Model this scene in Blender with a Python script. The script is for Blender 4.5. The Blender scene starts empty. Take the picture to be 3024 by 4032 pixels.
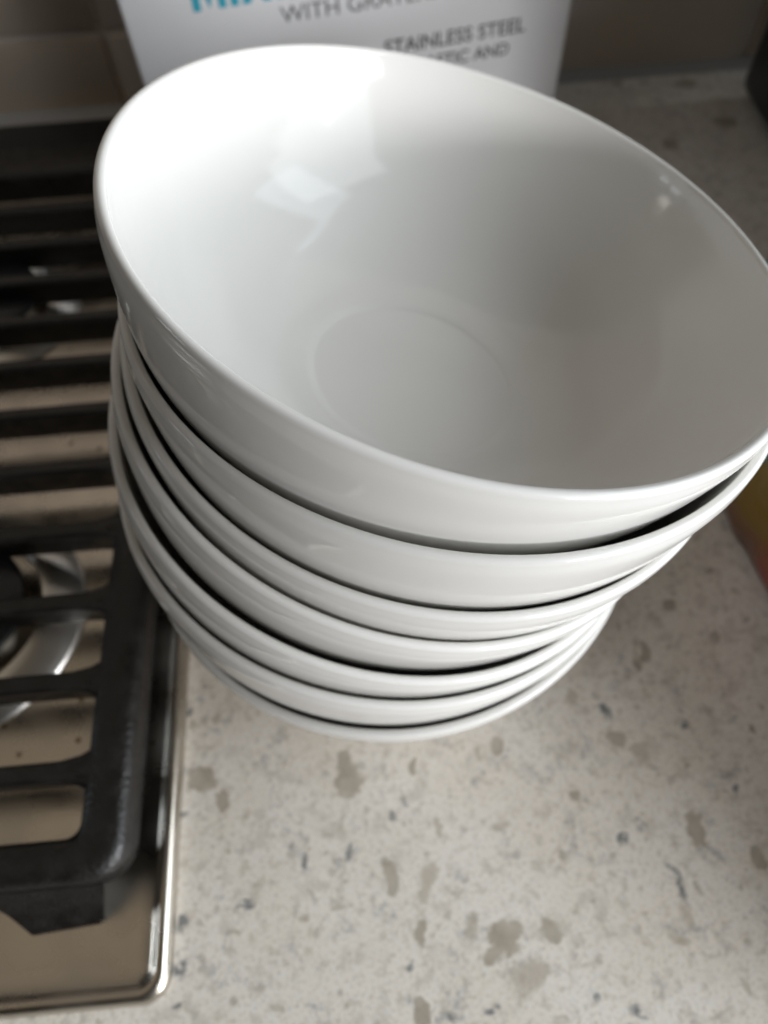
import bpy, bmesh, math, random
from mathutils import Matrix, Vector, noise

U = 0.085                                   # bowl rim radius in metres: the whole scene is laid out in this unit
scene = bpy.context.scene

# ------------------------------------------------------------------ camera
cam_d = bpy.data.cameras.new('camera')
cam = bpy.data.objects.new('camera', cam_d)
scene.collection.objects.link(cam)
scene.camera = cam
CAM = Vector((-0.0231, -1.9462, 3.2146)) * U
ROT = Matrix(((0.99616, 0.08636, -0.01447), (-0.08225, 0.86622, -0.49284), (-0.03003, 0.49214, 0.87)))
cam.matrix_world = Matrix.Translation(CAM) @ ROT.to_4x4()
cam_d.sensor_fit = 'VERTICAL'
cam_d.sensor_height = 36.0
cam_d.lens = 2799.18 / 4032 * 36.0
cam_d.clip_start = 0.005
cam_d.clip_end = 50
cam_d.dof.use_dof = True
cam_d.dof.focus_distance = 1.55 * U
cam_d.dof.aperture_fstop = 12.0

# ------------------------------------------------------------------ world and lamps
world = bpy.data.worlds.new('World')
scene.world = world
world.use_nodes = True
bg = world.node_tree.nodes['Background']
bg.inputs[0].default_value = (1.0, 0.84, 0.66, 1)
bg.inputs[1].default_value = 0.014


def area(name, loc, target, sx, sy, power, col):
    d = bpy.data.lights.new(name, 'AREA')
    d.shape = 'RECTANGLE'
    d.size, d.size_y = sx, sy
    d.energy = power
    d.color = col
    o = bpy.data.objects.new(name, d)
    scene.collection.objects.link(o)
    o.location = loc
    o.rotation_euler = (Vector(target) - Vector(loc)).to_track_quat('-Z', 'Y').to_euler()
    return o


def polar(az, el, dist, base=(0.2 * U, -0.3 * U, 1.2 * U)):
    a, e = math.radians(az), math.radians(el)
    return Vector(base) + dist * Vector((math.cos(e) * math.cos(a), math.cos(e) * math.sin(a), math.sin(e)))


TGT = (0.2 * U, -0.3 * U, 1.2 * U)
# the two sashes of a tall window to the right, an added low fill, and the large dim ceiling over the cooktop
area('window_and_fill_light', polar(0, 25, 1.60), TGT, 1.25, 0.95, 12.0, (0.84, 0.93, 1.0))
area('window_and_fill_light', polar(-31, 17, 1.60), TGT, 1.25, 0.95, 13.0, (0.91, 0.96, 1.0))
area('window_and_fill_light', polar(-47, 3, 1.60), TGT, 0.62, 0.22, 13.0, (0.98, 0.98, 1.0))  # low fill added to brighten the bowl fronts, not a sash
area('ceiling_light', (-0.55, -0.25, 1.35), (-0.45, -0.2, 0.0), 1.5, 1.5, 0.35, (1.0, 0.82, 0.60))
cooktop_fill = area('cooktop_fill_light', (-0.50, 0.02, 0.66), (-0.46, 0.02, 0.0), 0.65, 0.50, 0.065, (1.0, 0.87, 0.70))  # unseen lamp added to brighten the tray and grate openings
cooktop_fill.data.spread = math.radians(100)
# a far window on the left, seen only as a small reflection in the glaze
area('far_window_light', (-1.45, 0.00, 0.56), TGT, 0.11, 0.18, 0.50, (0.80, 0.90, 1.0))
area('far_window_light', (-1.43, -0.16, 0.56), TGT, 0.11, 0.18, 0.50, (0.80, 0.90, 1.0))
area('far_window_light', (-1.45, 0.00, 0.80), TGT, 0.11, 0.10, 0.25, (1.0, 0.96, 0.90))

vs = scene.view_settings
vs.view_transform = 'Standard'
vs.look = 'None'
vs.exposure = 0.5
vs.gamma = 1.0
vs.use_curve_mapping = False
scene.cycles.max_bounces = 10
scene.cycles.diffuse_bounces = 6
scene.cycles.glossy_bounces = 6


# ------------------------------------------------------------------ helpers
def link(o, parent=None):
    scene.collection.objects.link(o)
    if parent is not None:
        o.parent = parent
    return o


def tag(o, label=None, cat=None, group=None, kind=None):
    if label: o['label'] = label
    if cat: o['category'] = cat
    if group: o['group'] = group
    if kind: o['kind'] = kind
    return o


def empty(name, loc, rz=0.0):
    o = bpy.data.objects.new(name, None)
    o.empty_display_size = 0.02
    o.location = loc
    o.rotation_euler = (0, 0, rz)
    return link(o)


def obj(name, bm, mat, parent=None, smooth=True, angle=40):
    bmesh.ops.recalc_face_normals(bm, faces=bm.faces)
    me = bpy.data.meshes.new(name)
    bm.to_mesh(me)
    bm.free()
    me.materials.append(mat)
    if smooth:
        for p in me.polygons:
            p.use_smooth = True
        me.set_sharp_from_angle(angle=math.radians(angle))
    o = bpy.data.objects.new(name, me)
    return link(o, parent)


def box(bm, x0, x1, y0, y1, z0, z1, bev=0.0, seg=2):
    m = Matrix.Translation(((x0 + x1) / 2, (y0 + y1) / 2, (z0 + z1) / 2)) @ Matrix.Diagonal((x1 - x0, y1 - y0, z1 - z0, 1))
    r = bmesh.ops.create_cube(bm, size=1.0, matrix=m)
    if bev > 0:
        es = list({e for v in r['verts'] for e in v.link_edges})
        bmesh.ops.bevel(bm, geom=es, offset=bev, segments=seg, affect='EDGES', profile=0.5)
    return bm


def lathe(bm, prof, seg=128, center=(0, 0, 0), close_axis=True):
    rings = []
    for r, z in prof:
        if r < 1e-6:
            rings.append([bm.verts.new((center[0], center[1], center[2] + z))])
        else:
            rings.append([bm.verts.new((center[0] + r * math.cos(2 * math.pi * k / seg), center[1] + r * math.sin(2 * math.pi * k / seg), center[2] + z)) for k in range(seg)])
    for a, b in zip(rings[:-1], rings[1:]):
        for k in range(seg):
            k2 = (k + 1) % seg
            if len(a) == 1 and len(b) == 1:
                continue
            if len(a) == 1:
                bm.faces.new((a[0], b[k], b[k2]))
            elif len(b) == 1:
                bm.faces.new((a[k], b[0], a[k2]))
            else:
                bm.faces.new((a[k], b[k], b[k2], a[k2]))
    return bm


def rrect(x0, x1, y0, y1, r, n=10):
    pts = []
    for cx, cy, a0 in ((x1 - r, y1 - r, 0), (x0 + r, y1 - r, 90), (x0 + r, y0 + r, 180), (x1 - r, y0 + r, 270)):
        for k in range(n + 1):
            a = math.radians(a0 + 90.0 * k / n)
            pts.append((cx + r * math.cos(a), cy + r * math.sin(a)))
    return pts


def spline(pts, n):
    """Catmull-Rom through pts, n samples per span."""
    out = []
    P = [pts[0]] + list(pts) + [pts[-1]]
    for i in range(1, len(P) - 2):
        p0, p1, p2, p3 = (Vector(P[i - 1]), Vector(P[i]), Vector(P[i + 1]), Vector(P[i + 2]))
        for k in range(n):
            t = k / n
            out.append(tuple(0.5 * ((2 * p1) + (p2 - p0) * t + (2 * p0 - 5 * p1 + 4 * p2 - p3) * t * t + (3 * p1 - p0 - 3 * p2 + p3) * t ** 3)))
    out.append(tuple(pts[-1]))
    return out


# ------------------------------------------------------------------ materials
def material(name):
    m = bpy.data.materials.new(name)
    m.use_nodes = True
    nt = m.node_tree
    return m, nt, nt.nodes['Principled BSDF']


def N(nt, kind, **kw):
    n = nt.nodes.new(kind)
    for k, v in kw.items():
        setattr(n, k, v)
    return n


def simple(name, col, rough, metal=0.0, bump=0.0, bscale=300.0, vary=0.0, vscale=40.0, rvary=0.0, spec=0.5):
    m, nt, b = material(name)
    b.inputs['Roughness'].default_value = rough
    b.inputs['Metallic'].default_value = metal
    b.inputs['Specular IOR Level'].default_value = spec
    b.inputs['Base Color'].default_value = (*col, 1)
    tc = N(nt, 'ShaderNodeTexCoord')
    if vary > 0 or rvary > 0:
        nz = N(nt, 'ShaderNodeTexNoise')
        nz.inputs['Scale'].default_value = vscale
        nz.inputs['Detail'].default_value = 6
        nt.links.new(tc.outputs['Object'], nz.inputs['Vector'])
        if vary > 0:
            cr = N(nt, 'ShaderNodeMix', data_type='RGBA')
            cr.inputs[6].default_value = (*[c * (1 - vary) for c in col], 1)
            cr.inputs[7].default_value = (*[min(1, c * (1 + vary)) for c in col], 1)
            nt.links.new(nz.outputs['Fac'], cr.inputs[0])
            nt.links.new(cr.outputs[2], b.inputs['Base Color'])
        if rvary > 0:
            mr = N(nt, 'ShaderNodeMapRange')
            mr.inputs[1].default_value = 0.3
            mr.inputs[2].default_value = 0.7
            mr.inputs[3].default_value = max(0.02, rough - rvary)
            mr.inputs[4].default_value = rough + rvary
            nt.links.new(nz.outputs['Fac'], mr.inputs[0])
            nt.links.new(mr.outputs[0], b.inputs['Roughness'])
    if bump > 0:
        nb = N(nt, 'ShaderNodeTexNoise')
        nb.inputs['Scale'].default_value = bscale
        nb.inputs['Detail'].default_value = 4
        nt.links.new(tc.outputs['Object'], nb.inputs['Vector'])
        bu = N(nt, 'ShaderNodeBump')
        bu.inputs['Strength'].default_value = bump
        bu.inputs['Distance'].default_value = 0.001
        nt.links.new(nb.outputs['Fac'], bu.inputs['Height'])
        nt.links.new(bu.outputs['Normal'], b.inputs['Normal'])
    return m


M_porcelain = simple('porcelain', (0.745, 0.73, 0.70), 0.10, bump=0.025, bscale=40.0, spec=0.24)
M_iron = simple('cast_iron_enamel', (0.010, 0.0085, 0.0075), 0.42, bump=0.45, bscale=700.0, vary=0.6, vscale=160.0, rvary=0.15, spec=0.5)
M_steel = simple('tray_steel', (0.58, 0.53, 0.46), 0.28, metal=1.0, vary=0.12, vscale=45, rvary=0.10, bump=0.06, bscale=1500.0)


def brushed(m):
    nt = m.node_tree
    b = nt.nodes['Principled BSDF']
    tc = N(nt, 'ShaderNodeTexCoord')
    mp = N(nt, 'ShaderNodeMapping')
    mp.inputs['Scale'].default_value = (60, 2600, 1)
    nt.links.new(tc.outputs['Object'], mp.inputs['Vector'])
    nz = N(nt, 'ShaderNodeTexNoise')
    nz.inputs['Scale'].default_value = 1.0
    nz.inputs['Detail'].default_value = 3
    nt.links.new(mp.outputs[0], nz.inputs['Vector'])
    bu = N(nt, 'ShaderNodeBump')
    bu.inputs['Strength'].default_value = 0.10
    bu.inputs['Distance'].default_value = 0.0004
    nt.links.new(nz.outputs['Fac'], bu.inputs['Height'])
    nt.links.new(bu.outputs['Normal'], b.inputs['Normal'])
    # splashes and specks: rougher, darker spots
    vo = N(nt, 'ShaderNodeTexVoronoi')
    vo.inputs['Scale'].default_value = 140
    nt.links.new(tc.outputs['Object'], vo.inputs['Vector'])
    se = N(nt, 'ShaderNodeSeparateColor')
    nt.links.new(vo.outputs['Color'], se.inputs[0])
    m1 = N(nt, 'ShaderNodeMapRange')
    m1.inputs[1].default_value, m1.inputs[2].default_value = 0.22, 0.10
    nt.links.new(vo.outputs['Distance'], m1.inputs[0])
    m2 = N(nt, 'ShaderNodeMapRange')
    m2.inputs[1].default_value, m2.inputs[2].default_value = 0.80, 0.84
    nt.links.new(se.outputs[0], m2.inputs[0])
    mu = N(nt, 'ShaderNodeMath', operation='MULTIPLY')
    nt.links.new(m1.outputs[0], mu.inputs[0])
    nt.links.new(m2.outputs[0], mu.inputs[1])
    old = b.inputs['Base Color'].links[0].from_socket
    mx = N(nt, 'ShaderNodeMix', data_type='RGBA')
    nt.links.new(mu.outputs[0], mx.inputs[0])
    nt.links.new(old, mx.inputs[6])
    mx.inputs[7].default_value = (0.22, 0.17, 0.12, 1)
    nt.links.new(mx.outputs[2], b.inputs['Base Color'])


brushed(M_steel)
M_chrome = simple('burner_steel', (0.80, 0.78, 0.74), 0.36, metal=1.0, rvary=0.05)
M_cap = simple('burner_cap', (0.016, 0.016, 0.018), 0.35, bump=0.2, bscale=700.0)
M_tile = simple('tile_glaze', (0.58, 0.49, 0.405), 0.18, vary=0.06, vscale=20, rvary=0.05, bump=0.05, bscale=60.0)
M_grout = simple('grout', (0.82, 0.74, 0.66), 0.9, bump=0.4, bscale=900.0, vary=0.1)
M_caulk = simple('caulk', (0.42, 0.40, 0.38), 0.5)
M_carton = simple('carton', (0.88, 0.88, 0.90), 0.35, vary=0.015, vscale=60.0)
M_cyan = simple('print_cyan', (0.03, 0.42, 0.56), 0.4)
M_grey = simple('print_grey', (0.20, 0.20, 0.21), 0.4)
M_dark = simple('print_dark', (0.05, 0.05, 0.052), 0.4)
M_black = simple('black_plastic', (0.010, 0.010, 0.011), 0.35, bump=0.1, bscale=800.0)

CHIPS = [(-0.23, -1.43, 0.048, 0.068, -0.09, 0), (-0.243, -1.346, 0.023, 0.051, -0.09, 0), (-0.075, -1.816, 0.034, 0.067, 0.2, 0), (0.073, -1.818, 0.034, 0.062, -0.32, 2), (0.053, -1.882, 0.028, 0.027, -0.08, 2), (0.02, -2.018, 0.02, 0.059, 0.19, 0), (0.346, -2.06, 0.068, 0.064, -0.39, 0), (0.284, -2.106, 0.054, 0.025, 0.14, 0), (0.525, -2.038, 0.054, 0.035, -0.66, 0), (0.406, -2.191, 0.088, 0.053, -0.01, 2), (0.466, -2.186, 0.035, 0.039, -0.08, 2), (0.213, -2.018, 0.026, 0.048, -0.31, 2), (1.183, -1.74, 0.04, 0.069, -0.01, 0), (1.061, -2.041, 0.023, 0.051, -0.16, 2), (1.059, -1.933, 0.017, 0.077, 0.21, 1), (0.955, -1.715, 0.027, 0.025, 0.37, 1), (0.882, -1.75, 0.018, 0.03, -0.25, 1), (0.949, -1.357, 0.046, 0.034, -0.26, 0), (1.039, -1.42, 0.042, 0.035, -0.09, 2), (0.422, -1.342, 0.031, 0.04, -0.26, 0), (0.351, -1.362, 0.019, 0.029, -0.09, 2), (0.711, -1.568, 0.037, 0.018, -0.62, 0), (1.409, -1.874, 0.028, 0.045, -0.01, 0), (-0.012, -2.259, 0.034, 0.048, 0.21, 0), (-0.237, -1.701, 0.017, 0.046, -0.16, 1), (-0.425, -1.742, 0.014, 0.041, 0.04, 1), (0.006, -1.539, 0.013, 0.015, -0.09, 1), (0.067, -1.392, 0.017, 0.041, -0.09, 0), (0.26, -2.274, 0.026, 0.017, 0.43, 1), (-0.062, -1.592, 0.015, 0.03, -0.33, 1), (0.35, -1.436, 0.013, 0.015, -0.09, 1), (0.935, -1.264, 0.027, 0.027, -0.09, 1), (1.258, -1.32, 0.02, 0.027, -0.09, 1), (0.123, -1.656, 0.013, 0.035, -0.01, 2), (0.392, -1.667, 0.045, 0.015, -0.01, 2), (0.163, -1.891, 0.018, 0.028, 0.46, 2), (0.612, -1.79, 0.013, 0.025, 0.3, 0), (0.903, -2.007, 0.012, 0.017, 0.21, 2), (1.127, -1.955, 0.015, 0.033, -0.08, 2), (-0.437, -1.938, 0.027, 0.016, 0.31, 2), (-0.3, -1.896, 0.037, 0.016, -0.31, 2), (1.394, -1.596, 0.012, 0.039, -0.26, 1), (1.225, -1.5, 0.016, 0.015, -0.09, 0), (1.005, -2.119, 0.045, 0.019, -0.24, 2), (1.268, -2.141, 0.023, 0.018, -0.08, 2), (1.309, -1.965, 0.014, 0.017, -0.08, 2), (1.082, -2.351, 0.053, 0.01, 0.26, 2), (-0.046, -2.129, 0.013, 0.031, -0.46, 1), (0.107, -2.273, 0.023, 0.024, -0.08, 1), (0.792, -2.318, 0.034, 0.024, -0.08, 1), (-0.543, -2.216, 0.023, 0.016, -0.08, 2), (1.194, -2.274, 0.015, 0.038, 0.6, 2), (0.664, -2.27, 0.017, 0.016, -0.08, 1), (-0.857, -1.365, 0.066, 0.054, -0.56, 0), (-0.767, -1.466, 0.026, 0.057, 0.25, 0), (-0.925, -1.5, 0.023, 0.014, -0.09, 1), (-0.909, -1.909, 0.026, 0.031, -0.08, 1), (-0.912, -2.058, 0.028, 0.039, -0.08, 1), (-0.929, -2.176, 0.021, 0.011, -0.08, 1), (-0.777, -1.761, 0.021, 0.01, -0.24, 2), (-0.671, -1.862, 0.04, 0.02, 0.07, 1), (-0.742, -1.649, 0.014, 0.017, -0.08, 2), (-0.477, -1.665, 0.015, 0.012, 0.24, 1), (-0.618, -2.135, 0.031, 0.012, 0.07, 2), (-0.542, -2.216, 0.021, 0.014, -0.08, 2), (-0.857, -1.794, 0.015, 0.013, -0.08, 2), (-0.699, -1.942, 0.018, 0.012, -0.08, 2), (1.596, -0.606, 0.027, 0.017, 0.26, 0), (1.344, -0.777, 0.035, 0.021, 0.26, 0), (1.524, -0.94, 0.033, 0.021, -0.82, 0), (1.254, -1.324, 0.019, 0.021, -0.09, 1), (1.538, -1.353, 0.015, 0.019, -0.09, 0), (1.132, -1.045, 0.02, 0.035, 0.17, 0), (0.789, -1.167, 0.024, 0.044, 0.25, 2), (0.925, -1.225, 0.029, 0.043, 0.16, 1), (1.162, -0.976, 0.024, 0.053, 0.17, 0), (2.659, 3.425, 0.085, 0.069, -0.29, 0), (2.147, 3.512, 0.058, 0.043, -0.14, 0), (2.81, 2.912, 0.089, 0.063, -0.28, 0), (2.335, 2.698, 0.054, 0.074, -0.13, 0), (-0.92, -1.076, 0.017, 0.023, -0.09, 1), (-0.913, -1.116, 0.017, 0.023, -0.09, 2), (-0.798, -1.115, 0.018, 0.022, -0.42, 2)]


def counter_material():
    m, nt, b = material('quartz')
    L = nt.links.new
    tc = N(nt, 'ShaderNodeTexCoord')
    sc = N(nt, 'ShaderNodeVectorMath', operation='SCALE')
    sc.inputs['Scale'].default_value = 1.0 / U
    L(tc.outputs['Object'], sc.inputs[0])
    P = sc.outputs[0]

    def nz(scale, detail=4, rough=0.55, dist=0.0):
        n = N(nt, 'ShaderNodeTexNoise')
        n.inputs['Scale'].default_value = scale
        n.inputs['Detail'].default_value = detail
        n.inputs['Roughness'].default_value = rough
        n.inputs['Distortion'].default_value = dist
        L(P, n.inputs['Vector'])
        return n

    def rng(v, a, c, lo=0.0, hi=1.0, smooth=True):
        r = N(nt, 'ShaderNodeMapRange')
        if smooth: r.interpolation_type = 'SMOOTHSTEP'
        r.inputs[1].default_value, r.inputs[2].default_value = a, c
        r.inputs[3].default_value, r.inputs[4].default_value = lo, hi
        L(v, r.inputs[0])
        return r.outputs[0]

    def mul(a, c):
        n = N(nt, 'ShaderNodeMath', operation='MULTIPLY')
        for i, v in enumerate((a, c)):
            if isinstance(v, (int, float)): n.inputs[i].default_value = v
            else: L(v, n.inputs[i])
        return n.outputs[0]

    def mixc(f, a, c):
        n = N(nt, 'ShaderNodeMix', data_type='RGBA')
        if isinstance(f, (int, float)): n.inputs[0].default_value = f
        else: L(f, n.inputs[0])
        for i, v in ((6, a), (7, c)):
            if isinstance(v, tuple): n.inputs[i].default_value = (*v, 1)
            else: L(v, n.inputs[i])
        return n.outputs[2]

    # distorted lookup so that chip outlines are ragged
    warp = nz(11.0, 5, 0.6)
    w1 = N(nt, 'ShaderNodeVectorMath', operation='SUBTRACT')
    L(warp.outputs['Color'], w1.inputs[0])
    w1.inputs[1].default_value = (0.5, 0.5, 0.5)
    w2 = N(nt, 'ShaderNodeVectorMath', operation='SCALE')
    L(w1.outputs[0], w2.inputs[0])
    w2.inputs['Scale'].default_value = 0.085
    w3 = N(nt, 'ShaderNodeVectorMath', operation='ADD')
    L(P, w3.inputs[0])
    L(w2.outputs[0], w3.inputs[1])
    acc = {}
    jag = N(nt, 'ShaderNodeMath', operation='MULTIPLY_ADD')
    L(nz(34, 4, 0.65).outputs['Fac'], jag.inputs[0])
    jag.inputs[1].default_value = 1.3
    jag.inputs[2].default_value = -0.65
    for k in (0, 1, 2):
        at = N(nt, 'ShaderNodeAttribute', attribute_name='chip_%d' % k)
        ad = N(nt, 'ShaderNodeMath', operation='ADD')
        L(at.outputs['Fac'], ad.inputs[0])
        L(jag.outputs[0], ad.inputs[1])
        acc[k] = ad.outputs[0]

    col = mixc(rng(nz(2.2, 3).outputs['Fac'], 0.35, 0.65), (0.90, 0.825, 0.725), (0.955, 0.895, 0.815))
    # fine tan and white crystal speckle
    col = mixc(mul(rng(nz(70, 3, 0.6).outputs['Fac'], 0.50, 0.64), 0.42), col, (0.52, 0.44, 0.34))
    col = mixc(mul(rng(nz(42, 3, 0.7).outputs['Fac'], 0.52, 0.64), 0.75), col, (0.90, 0.87, 0.82))
    col = mixc(mul(rng(nz(20, 4, 0.6).outputs['Fac'], 0.53, 0.66), 0.45), col, (0.52, 0.445, 0.35))
    col = mixc(mul(rng(nz(9, 5, 0.62, 0.3).outputs['Fac'], 0.52, 0.66), 0.42), col, (0.54, 0.48, 0.40))
    # wispy blue-grey veins
    vein = mul(rng(nz(6.0, 6, 0.65, 0.6).outputs['Fac'], 0.52, 0.66), rng(nz(26, 4, 0.7).outputs['Fac'], 0.42, 0.60))
    col = mixc(mul(vein, 0.52), col, (0.30, 0.305, 0.32))
    # tiny dark grains
    vo = N(nt, 'ShaderNodeTexVoronoi')
    vo.inputs['Scale'].default_value = 13.0
    L(w3.outputs[0], vo.inputs['Vector'])
    vsep = N(nt, 'ShaderNodeSeparateColor')
    L(vo.outputs['Color'], vsep.inputs[0])
    grain = mul(rng(vo.outputs['Distance'], 0.30, 0.12), rng(vsep.outputs[0], 0.66, 0.70))
    col = mixc(mul(grain, 0.38), col, (0.30, 0.26, 0.21))
    vo2 = N(nt, 'ShaderNodeTexVoronoi')
    vo2.inputs['Scale'].default_value = 30.0
    L(w3.outputs[0], vo2.inputs['Vector'])
    vs2 = N(nt, 'ShaderNodeSeparateColor')
    L(vo2.outputs['Color'], vs2.inputs[0])
    fleck = mul(rng(vo2.outputs['Distance'], 0.34, 0.22), rng(vs2.outputs[1], 0.80, 0.83))
    col = mixc(mul(fleck, 0.38), col, (0.42, 0.35, 0.27))
    tint = nz(9.0, 5)
    brown = mixc(rng(tint.outputs['Fac'], 0.35, 0.65), (0.42, 0.36, 0.285), (0.55, 0.49, 0.405))
    col = mixc(mul(rng(acc[2], 1.25, 0.60), 0.62), col, mixc(0.25, brown, (0.56, 0.47, 0.35)))
    col = mixc(mul(rng(acc[0], 1.18, 0.80), 0.88), col, brown)
    col = mixc(mul(rng(acc[1], 1.30, 0.55), mul(rng(nz(22, 5, 0.7).outputs['Fac'], 0.36, 0.56), 0.85)), col, (0.17, 0.18, 0.19))
    L(col, b.inputs['Base Color'])
    b.inputs['Roughness'].default_value = 0.28
    L(rng(nz(30, 4).outputs['Fac'], 0.3, 0.7, 0.14, 0.26), b.inputs['Roughness'])
    bu = N(nt, 'ShaderNodeBump')
    bu.inputs['Strength'].default_value = 0.08
    bu.inputs['Distance'].default_value = 0.0005
    L(nz(90, 3).outputs['Fac'], bu.inputs['Height'])
    L(bu.outputs['Normal'], b.inputs['Normal'])
    return m


M_counter = counter_material()


def bag_material():
    m, nt, b = material('printed_pouch')
    L = nt.links.new
    tc = N(nt, 'ShaderNodeTexCoord')
    se = N(nt, 'ShaderNodeSeparateXYZ')
    L(tc.outputs['Object'], se.inputs[0])
    # diagonal print bands: yellow above, red, black towards the lower front
    a = N(nt, 'ShaderNodeMath', operation='MULTIPLY_ADD')
    L(se.outputs['Z'], a.inputs[0])
    a.inputs[1].default_value = 1.25
    L(se.outputs['Y'], a.inputs[2])
    nz = N(nt, 'ShaderNodeTexNoise')
    nz.inputs['Scale'].default_value = 22
    nz.inputs['Detail'].default_value = 3
    L(tc.outputs['Object'], nz.inputs['Vector'])
    c = N(nt, 'ShaderNodeMath', operation='MULTIPLY_ADD')
    L(nz.outputs['Fac'], c.inputs[0])
    c.inputs[1].default_value = 0.03
    L(a.outputs[0], c.inputs[2])
    cr = N(nt, 'ShaderNodeValToRGB')
    e = cr.color_ramp.elements
    mr = N(nt, 'ShaderNodeMapRange')
    mr.inputs[1].default_value, mr.inputs[2].default_value = -0.10, 0.10
    L(c.outputs[0], mr.inputs[0])
    L(mr.outputs[0], cr.inputs[0])
    e[0].position, e[0].color = 0.47, (0.012, 0.014, 0.018, 1)
    e[1].position, e[1].color = 0.72, (0.24, 0.13, 0.015, 1)
    for p, col in ((0.51, (0.20, 0.014, 0.010, 1)), (0.60, (0.28, 0.03, 0.012, 1)), (0.66, (0.26, 0.07, 0.012, 1)), (0.94, (0.24, 0.15, 0.018, 1)), (0.98, (0.02, 0.16, 0.17, 1))):
        x = cr.color_ramp.elements.new(p)
        x.color = col
    fz = N(nt, 'ShaderNodeMapRange')
    fz.inputs[1].default_value, fz.inputs[2].default_value = 0.30 * U, 0.20 * U
    L(se.outputs['Z'], fz.inputs[0])
    fy = N(nt, 'ShaderNodeMapRange')
    fy.inputs[1].default_value, fy.inputs[2].default_value = -0.16 * U, -0.02 * U
    L(se.outputs['Y'], fy.inputs[0])
    fm = N(nt, 'ShaderNodeMath', operation='MULTIPLY')
    L(fz.outputs[0], fm.inputs[0])
    L(fy.outputs[0], fm.inputs[1])
    film = N(nt, 'ShaderNodeMix', data_type='RGBA')
    L(nz.outputs['Fac'], film.inputs[0])
    film.inputs[6].default_value = (0.09, 0.03, 0.015, 1)
    film.inputs[7].default_value = (0.34, 0.15, 0.07, 1)
    mx = N(nt, 'ShaderNodeMix', data_type='RGBA')
    L(fm.outputs[0], mx.inputs[0])
    L(cr.outputs[0], mx.inputs[6])
    L(film.outputs[2], mx.inputs[7])
    L(mx.outputs[2], b.inputs['Base Color'])
    b.inputs['Roughness'].default_value = 0.32
    bu = N(nt, 'ShaderNodeBump')
    bu.inputs['Strength'].default_value = 0.5
    bu.inputs['Distance'].default_value = 0.002
    n2 = N(nt, 'ShaderNodeTexNoise')
    n2.inputs['Scale'].default_value = 70
    L(tc.outputs['Object'], n2.inputs['Vector'])
    L(n2.outputs['Fac'], bu.inputs['Height'])
    L(bu.outputs['Normal'], b.inputs['Normal'])
    return m


M_bag = bag_material()

# ------------------------------------------------------------------ setting: worktop, wall with tiles
def worktop():
    def axis(marks):
        out = []
        for lo, hi, st in marks:
            n = max(1, round((hi - lo) / st))
            out += [lo + (hi - lo) * k / n for k in range(n)]
        return out + [marks[-1][1]]
    xs = axis([(-6, -1, 1.0), (-1.0, 1.8, 0.012), (1.8, 3.2, 0.05), (3.2, 8, 1.2)])
    ys = axis([(-6, -2.5, 0.7), (-2.5, -0.4, 0.012), (-0.4, 2.4, 0.4), (2.4, 3.64, 0.04)])
    nx, ny = len(xs), len(ys)
    co = [(x * U, y * U, 0.0) for y in ys for x in xs]
    faces = [(j * nx + i, j * nx + i + 1, (j + 1) * nx + i + 1, (j + 1) * nx + i) for j in range(ny - 1) for i in range(nx - 1)]
    n0 = len(co)
    co += [(xs[0] * U, ys[0] * U, -0.35 * U), (xs[-1] * U, ys[0] * U, -0.35 * U), (xs[-1] * U, ys[-1] * U, -0.35 * U), (xs[0] * U, ys[-1] * U, -0.35 * U)]
    c = (0, nx - 1, nx * ny - 1, nx * (ny - 1))
    for k in range(4):
        faces.append((c[(k + 1) % 4], c[k], n0 + k, n0 + (k + 1) % 4))
    me = bpy.data.meshes.new('countertop')
    me.from_pydata(co, [], faces)
    # distance (in chip radii) to the nearest mineral chip of each of the three kinds
    for k in (0, 1, 2):
        val = [9.0] * len(co)
        for (cx, cy, ru, rv, an, kk) in CHIPS:
            if kk != k: continue
            ca, sa = math.cos(an), math.sin(an)
            reach = 2.4 * max(ru, rv)
            ii = [i for i, x in enumerate(xs) if abs(x - cx) < reach]
            for j, y in enumerate(ys):
                if abs(y - cy) >= reach: continue
                for i in ii:
                    w = noise.noise((xs[i] * 9, y * 9, k * 3.1)) + 0.5 * noise.noise((xs[i] * 24, y * 24, k * 3.1))
                    w2 = noise.noise((xs[i] * 9, y * 9, 9.7 + k)) + 0.5 * noise.noise((xs[i] * 24, y * 24, 9.7 + k))
                    dx, dy = xs[i] - cx + 0.030 * w, y - cy + 0.030 * w2
                    d = math.hypot((dx * ca + dy * sa) / ru, (-dx * sa + dy * ca) / rv)
                    q_ = j * nx + i
                    if d < val[q_]: val[q_] = d
        at = me.attributes.new('chip_%d' % k, 'FLOAT', 'POINT')
        at.data.foreach_set('value', [min(v, 3.0) for v in val])
    me.materials.append(M_counter)
    o = bpy.data.objects.new('countertop', me)
    return link(o)


tag(worktop(), 'pale speckled quartz worktop', kind='structure')

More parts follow.
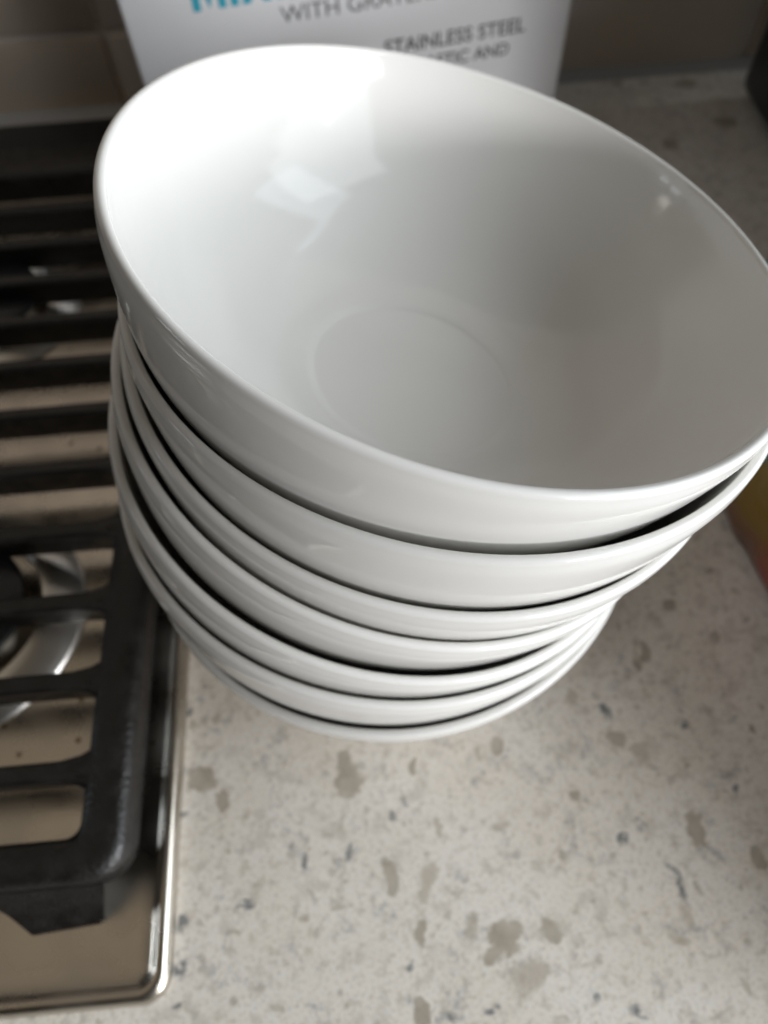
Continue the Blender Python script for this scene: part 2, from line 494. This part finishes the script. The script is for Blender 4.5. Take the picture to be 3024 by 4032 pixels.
YW = 3.64
bm = bmesh.new()
box(bm, -6 * U, 8 * U, YW * U, (YW + 0.6) * U, -0.35 * U, 7 * U)
wall = tag(obj('backsplash_wall', bm, M_grout, smooth=False), 'backsplash wall of brown glazed tiles', kind='structure')
TW, TH, G = 2.40, 0.95, 0.045
GX, GZ = -1.640, 0.577
tile_meshes = {}
for ix in range(-2, 4):
    for iz in range(-1, 6):
        x0, x1 = GX + ix * TW + G / 2, GX + (ix + 1) * TW - G / 2
        z0, z1 = GZ + iz * TH + G / 2, GZ + (iz + 1) * TH - G / 2
        z0 = max(z0, 0.03)
        x0, x1 = max(x0, -5.9), min(x1, 7.9)
        if x1 - x0 < 0.2 or z1 - z0 < 0.1: continue
        key = (round(x1 - x0, 3), round(z1 - z0, 3))
        if key not in tile_meshes:
            bm = bmesh.new()
            box(bm, -key[0] / 2 * U, key[0] / 2 * U, -0.03 * U, 0.02 * U, -key[1] / 2 * U, key[1] / 2 * U, bev=0.018 * U, seg=2)
            t = obj('tile', bm, M_tile, wall)
            tile_meshes[key] = t.data
        else:
            t = bpy.data.objects.new('tile', tile_meshes[key])
            link(t, wall)
        rnd = random.Random(ix * 31 + iz)
        t.location = ((x0 + x1) / 2 * U, (YW - 0.0) * U + rnd.uniform(-0.004, 0.004) * U, (z0 + z1) / 2 * U)
        t.rotation_euler = (rnd.uniform(-.003, .003), 0, rnd.uniform(-.003, .003))
# bead of caulk along the foot of the wall
bm = bmesh.new()
pr = [(0.0, 0.001), (-0.085, 0.001), (-0.06, 0.03), (-0.04, 0.06), (-0.035, 0.075), (0.0, 0.075)]
va = [bm.verts.new((-5.9 * U, (YW + y) * U, z * U)) for y, z in pr]
vb = [bm.verts.new((7.9 * U, (YW + y) * U, z * U)) for y, z in pr]
for i in range(len(pr)):
    j = (i + 1) % len(pr)
    bm.faces.new((va[i], va[j], vb[j], vb[i]))
obj('caulk_bead', bm, M_caulk, wall)

# ------------------------------------------------------------------ gas cooktop
XC, YC = -0.942, -2.160
cook = tag(empty('gas_cooktop', (-3.5 * U, YC * U, 0)), 'stainless steel gas cooktop set into the worktop', 'cooktop')


def child_shift(bm, parent):
    bmesh.ops.translate(bm, verts=bm.verts, vec=-parent.location)


X0, X1, Y0, Y1 = -5.2, XC, YC, 3.46
bm = bmesh.new()
loops = []
prof = [(0.0, 0.004), (-0.002, 0.022), (0.006, 0.045), (0.020, 0.062), (0.036, 0.068), (0.052, 0.062), (0.066, 0.050), (0.085, 0.042), (0.14, 0.040)]
for off, z in prof:
    pts = rrect(X0 + off, X1 - off, Y0 + off, Y1 - off, max(0.10 - off * 0.5, 0.03), 10)
    loops.append([bm.verts.new((x * U, y * U, z * U)) for x, y in pts])
for a, b2 in zip(loops[:-1], loops[1:]):
    n = len(a)
    for k in range(n):
        bm.faces.new((a[k], a[(k + 1) % n], b2[(k + 1) % n], b2[k]))
bm.faces.new(loops[-1])
child_shift(bm, cook)
obj('tray', bm, M_steel, cook, angle=60)


def burner(cx, cy, s=1.0):
    b0 = bpy.data.objects.new('burner', None)
    link(b0, cook)
    b0.location = Vector((cx * U, cy * U, 0)) - cook.location
    bm = bmesh.new()
    lathe(bm, [(r * s * U, z * U) for r, z in [(0.575, 0.041), (0.573, 0.055), (0.562, 0.066), (0.52, 0.092), (0.46, 0.122), (0.42, 0.136), (0.403, 0.136), (0.398, 0.126), (0.396, 0.05)]], 96)
    obj('steel_ring', bm, M_chrome, b0)
    bm = bmesh.new()
    lathe(bm, [(r * s * U, z * U) for r, z in [(0.22, 0.041), (0.23, 0.12), (0.28, 0.15), (0.285, 0.165), (0.0, 0.165)]], 64)
    obj('burner_head', bm, M_chrome, b0)
    bm = bmesh.new()
    lathe(bm, [(r * s * U, z * U) for r, z in [(0.10, 0.166), (0.335, 0.166), (0.345, 0.18), (0.34, 0.205), (0.31, 0.22), (0.15, 0.228), (0.0, 0.229)]], 72)
    obj('burner_cap', bm, M_cap, b0)
    bm = bmesh.new()
    box(bm, 0.30 * s * U, 0.33 * s * U, 0.24 * s * U, 0.27 * s * U, 0.05 * U, 0.17 * U, bev=0.01 * U)
    obj('igniter', bm, M_carton, b0)
    return b0


burner(-2.02, -0.55)
burner(-2.22, 1.50, 0.85)

bm = bmesh.new()
box(bm, -5.0 * U, (XC - 0.12) * U, 2.80 * U, 3.38 * U, 0.041 * U, 0.12 * U, bev=0.03 * U, seg=3)
child_shift(bm, cook)
obj('rear_vent_strip', bm, M_cap, cook)

# cast iron grate over the two right-hand burners
GZ1 = 0.35
grate = tag(empty('cast_iron_grate', (-2.4 * U, -1.75 * U, 0.04 * U)), 'black cast iron pan grate standing over the cooktop burners', 'grate')
gx0, gx1, gy0, gy1 = -3.75, -1.05, -1.755, 2.72
bm = bmesh.new()
sects = []
outer = [(0.03, 0.0), (0.005, 0.17), (0.0, 0.30), (0.012, 0.335), (0.04, 0.35)]
inner = [(0.150, 0.35), (0.176, 0.335), (0.188, 0.30), (0.188, 0.15), (0.17, 0.13)]
for off, z in outer:
    zz = max(z, 0.16)
    sects.append([bm.verts.new((x * U, y * U, zz * U)) for x, y in rrect(gx0 + off, gx1 - off, gy0 + off, gy1 - off, 0.14 - off * .6, 8)])
for off, z in inner:
    zz = max(z, 0.16)
    sects.append([bm.verts.new((x * U, y * U, zz * U)) for x, y in rrect(gx0 + off, gx1 - off, gy0 + off * .86, gy1 - off * 1.6, 0.06, 8)])
sects = sects[1:-1]
for a, b2 in zip(sects, sects[1:] + sects[:1]):
    n = len(a)
    for k in range(n):
        bm.faces.new((a[k], a[(k + 1) % n], b2[(k + 1) % n], b2[k]))
child_shift(bm, grate)
obj('frame', bm, M_iron, grate, angle=50)

BARS = [-1.352, -0.991, -0.631, -0.267, 0.090, 0.446, 0.78, 1.11, 1.44, 1.76, 2.08]
bm = bmesh.new()
# plan outline of one bar, flaring into the frame at both ends
L0, L1 = gx0 + 0.15, gx1 - 0.15
plan = []
for x, h in ((L0, 0.085), (L0 + 0.06, 0.055), (L0 + 0.14, 0.040), ((L0 + L1) / 2, 0.036), (L1 - 0.14, 0.040), (L1 - 0.06, 0.055), (L1, 0.085)):
    plan.append((x, h))
levels = [(0.55, 0.17), (0.80, 0.30), (0.85, 0.335), (0.55, 0.349)]
rows = []
for f, z in levels:
    rows.append([[bm.verts.new((x * U, s * h * f * U * (1.25 if z < .2 else 1.2), z * U)) for x, h in plan] for s in (-1, 1)])
for a, b2 in zip(rows[:-1], rows[1:]):
    for s in (0, 1):
        for k in range(len(plan) - 1):
            bm.faces.new((a[s][k], a[s][k + 1], b2[s][k + 1], b2[s][k]))
for r in (rows[0], rows[-1]):
    for k in range(len(plan) - 1):
        bm.faces.new((r[0][k], r[0][k + 1], r[1][k + 1], r[1][k]))
for a, b2 in zip(rows[:-1], rows[1:]):
    for k in (0, -1):
        bm.faces.new((a[0][k], a[1][k], b2[1][k], b2[0][k]))
child_shift(bm, grate)
bmesh.ops.translate(bm, verts=bm.verts, vec=(0, grate.location.y, 0))
bar = obj('bar', bm, M_iron, grate, angle=35)
bar_mesh = bar.data
for i, y in enumerate(BARS):
    o = bar if i == 0 else link(bpy.data.objects.new('bar', bar_mesh), grate)
    o.location = (0, y * U - grate.location.y, 0)


def foot(x0, x1, yf, out, back):
    """wedge foot under the front or rear frame bar, flaring outwards"""
    bm = bmesh.new()
    s = -1 if out < 0 else 1
    top = [(x0 - 0.12, yf), (x1 + 0.06, yf), (x1 + 0.06, yf - s * back), (x0 - 0.12, yf - s * back)]
    mid = [(x0 - 0.02, yf + out * 0.55), (x1 + 0.02, yf + out * 0.55), (x1, yf - s * back * .8), (x0, yf - s * back * .8)]
    bot = [(x0 + 0.03, yf + out), (x1 - 0.02, yf + out * .85), (x1 - 0.04, yf - s * back * .3), (x0 + 0.03, yf - s * back * .3)]
    R_ = [[bm.verts.new((x * U, y * U, z * U)) for x, y in lp] for lp, z in ((top, 0.27), (mid, 0.15), (bot, 0.043))]
    for a, b2 in zip(R_[:-1], R_[1:]):
        for k in range(4):
            bm.faces.new((a[k], a[(k + 1) % 4], b2[(k + 1) % 4], b2[k]))
    bm.faces.new(R_[0]); bm.faces.new(R_[-1])
    bmesh.ops.bevel(bm, geom=list(bm.edges), offset=0.012 * U, segments=2, affect='EDGES')
    child_shift(bm, grate)
    return obj('foot', bm, M_iron, grate, angle=35)


foot(-1.52, -1.20, gy0 + 0.004, -0.155, 0.12)
foot(-3.60, -3.28, gy0 + 0.004, -0.155, 0.12)
foot(-1.52, -1.20, gy1 - 0.004, 0.155, 0.12)
foot(-3.60, -3.28, gy1 - 0.004, 0.155, 0.12)

# ------------------------------------------------------------------ the seven bowls
RIM = [(0.3277, -0.2495, 1.878, 0.278, 0.0997), (0.2987, -0.2974, 1.6619, 0.1563, 0.1045), (0.2449, -0.3153, 1.4623, 0.2151, 0.0202), (0.1646, -0.3333, 1.2815, 0.3233, 0.038), (0.0831, -0.3669, 1.0745, 0.3014, 0.0571), (0.0455, -0.405, 0.904, 0.1922, 0.0956), (0.042, -0.420, 0.695, 0.0, 0.0)]
outer = spline([(0.996, -0.022), (0.997, -0.06), (0.988, -0.12), (0.972, -0.20), (0.945, -0.30), (0.900, -0.40), (0.825, -0.49), (0.715, -0.575), (0.57, -0.635), (0.48, -0.658)], 5)
foot_p = [(0.468, -0.670), (0.464, -0.684), (0.456, -0.691), (0.440, -0.693), (0.425, -0.690), (0.418, -0.678), (0.405, -0.668), (0.2, -0.664), (0.0, -0.664)]
inner = spline([(0.966, -0.018), (0.959, -0.05), (0.945, -0.10), (0.917, -0.18), (0.880, -0.27), (0.830, -0.37), (0.755, -0.460), (0.645, -0.540), (0.50, -0.598), (0.420, -0.615), (0.385, -0.621), (0.362, -0.628), (0.342, -0.632), (0.20, -0.635), (0.0, -0.635)], 5)
lip = [(0.981 + 0.015 * math.cos(a), -0.016 + 0.016 * math.sin(a)) for a in [math.pi * k / 10 for k in range(10, -1, -1)]]
prof = list(reversed(inner)) + lip + outer + foot_p
bm = bmesh.new()
lathe(bm, [(r * U, z * U) for r, z in prof], 160)
bowl0 = obj('bowl', bm, M_porcelain, angle=50)
LABELS = ['open topmost white bowl of the stack, its empty inside in view',
          'white bowl directly under the topmost one, second from the top',
          'white bowl third from the top of the stack',
          'middle white bowl of the seven, fourth from the top, jutting out at left',
          'white bowl fifth from the top, third from the bottom of the stack',
          'white bowl sixth from the top, resting in the lowest bowl',
          'lowest white bowl of the stack, standing on the worktop']
for i, (x, y, z, nx, ny) in enumerate(RIM):
    o = bowl0 if i == 0 else link(bpy.data.objects.new('bowl', bowl0.data))
    n = Vector((nx, ny, 1)).normalized()
    q = Vector((0, 0, 1)).rotation_difference(n)
    o.rotation_mode = 'QUATERNION'
    o.rotation_quaternion = q
    o.location = Vector((x, y, z)) * U
    tag(o, LABELS[i], 'bowl', 'stack of white bowls')

# ------------------------------------------------------------------ carton behind the bowls
PS = math.radians(9.7)
carton = tag(empty('carton', (-1.3 * U, 2.65 * U, 0), PS), 'white printed cardboard box standing behind the bowls', 'box')
u0, u1, hh, dd = 0.083, 2.90, 2.5, 0.42
bm = bmesh.new()
box(bm, u0 * U, u1 * U, 0.0, dd * U, 0.002 * U, hh * U, bev=0.016 * U, seg=3)
obj('carton_body', bm, M_carton, carton)


def lettering(text, mat, u_start, u_end, base, cap, bold=0.0):
    cu = bpy.data.curves.new('lettering', 'FONT')
    cu.body = text
    cu.size = 1.0
    cu.offset = bold
    cu.extrude = 0.0
    tmp = bpy.data.objects.new('lettering_tmp', cu)
    scene.collection.objects.link(tmp)
    dg = bpy.context.evaluated_depsgraph_get()
    me = bpy.data.meshes.new_from_object(tmp.evaluated_get(dg))
    bpy.data.objects.remove(tmp)
    xs = [v.co.x for v in me.vertices]
    ys = [v.co.y for v in me.vertices]
    sx = (u_end - u_start) / (max(xs) - min(xs))
    capy = max(ys)
    xm = min(xs)
    for v in me.vertices:
        v.co = Vector(((u_start + (v.co.x - xm) * sx) * U, -0.0025 * U, (base + v.co.y / capy * cap) * U))
    me.materials.clear()
    me.materials.append(mat)
    o = bpy.data.objects.new('lettering', me)
    link(o, carton)
    return o




def blocky(polys, mat, base, cap):
    bm = bmesh.new()
    for pl in polys:
        bm.faces.new([bm.verts.new((u * U, -0.0025 * U, (base + v * cap) * U)) for u, v in pl])
    o = obj('lettering', bm, mat, carton, smooth=False)
    return o


def bar_(ax, bx, w, v0=0.0, v1=1.0):
    return [(ax, v0), (ax + w, v0), (bx + w, v1), (bx, v1)]


B0, CP = 1.066, 0.25
blocky([bar_(.489, .489, .045), bar_(.640, .640, .045), [(.534, 1), (.534, .72), (.587, .02), (.587, .40)], [(.640, 1), (.640, .72), (.587, .02), (.587, .40)]], M_cyan, B0, CP)      # M
blocky([bar_(.712, .712, .045)], M_cyan, B0, CP)                                                                                                                                  # I
blocky([bar_(.775, .905, .052), bar_(.905, .775, .052)], M_cyan, B0 , CP)                                                                                                          # X
blocky([bar_(.985, .985, .045)], M_cyan, B0, CP)                                                                                                                                  # I
lettering('NG BOWLS', M_cyan, 1.06, 2.36, B0, CP, 0.02)
lettering('WITH GRATERS', M_grey, 0.990, 1.985, 0.932, 0.088, 0.004)
lettering('STAINLESS STEEL', M_dark, 1.63, 2.590, 0.645, 0.086, 0.010)
lettering('PLASTIC AND', M_dark, 1.80, 2.490, 0.516, 0.076, 0.010)

# ------------------------------------------------------------------ snack pouch at the right edge
pouch = tag(empty('snack_pouch', (1.70 * U, -0.55 * U, 0), math.radians(7.6)), 'yellow, red and black plastic snack pouch at the right edge', 'pouch')
bm = bmesh.new()
nu, nv = 64, 40
PL, PT, PH = 1.90, 0.45, 1.2               # half length, half thickness, height
grid = []
for j in range(nv):
    a = 2 * math.pi * j / nv
    row = []
    for i in range(nu + 1):
        t = -1 + 2 * i / nu
        end = (1 - abs(t) ** 6)
        end = max(end, 0.04) ** 0.5
        cx, cz = math.cos(a), math.sin(a)
        sq = 1.0 / max(abs(cx) ** 5 + abs(cz) ** 5, 1e-6) ** (1 / 5)
        x = PT * cx * sq * end
        z = PH / 2 * cz * sq * (0.75 + 0.25 * end)
        fall = min(1.0, max(0.0, (-0.85 + PL * t + 2.55) / 1.75))       # unseen front end, drawn out low to shade the worktop
        hs = 0.14 + 0.86 * fall * fall * (3 - 2 * fall)
        wr = noise.noise((i * 0.35, j * 0.5, 1.3)) * 0.030 + noise.noise((i * 0.9, j * 1.1, 7.3)) * 0.014
        x += wr * cx
        z = (z + PH / 2) * hs + wr * cz
        z = max(z, 0.003)
        y = -0.85 + PL * t
        row.append(bm.verts.new(((x + PT) * U, y * U, z * U)))
    grid.append(row)
for j in range(nv):
    for i in range(nu):
        bm.faces.new((grid[j][i], grid[j][i + 1], grid[(j + 1) % nv][i + 1], grid[(j + 1) % nv][i]))
for e in (0, nu):
    bm.faces.new([grid[j][e] for j in range(nv)])
obj('pouch_body', bm, M_bag, pouch, angle=80)
# ------------------------------------------------------------------ dark appliance in the back corner
app = tag(empty('black_appliance', (4.70 * U, 1.76 * U, 0)), 'black appliance in the dark corner at the right', 'appliance')
bm = bmesh.new()
box(bm, -1.75 * U, 1.75 * U, -1.46 * U, 1.46 * U, 0.06 * U, 3.9 * U, bev=0.12 * U, seg=5)
obj('housing', bm, M_black, app)
bm = bmesh.new()
box(bm, -1.55 * U, 1.55 * U, -1.25 * U, 1.25 * U, 0.003 * U, 0.07 * U, bev=0.02 * U)
obj('base', bm, M_black, app)
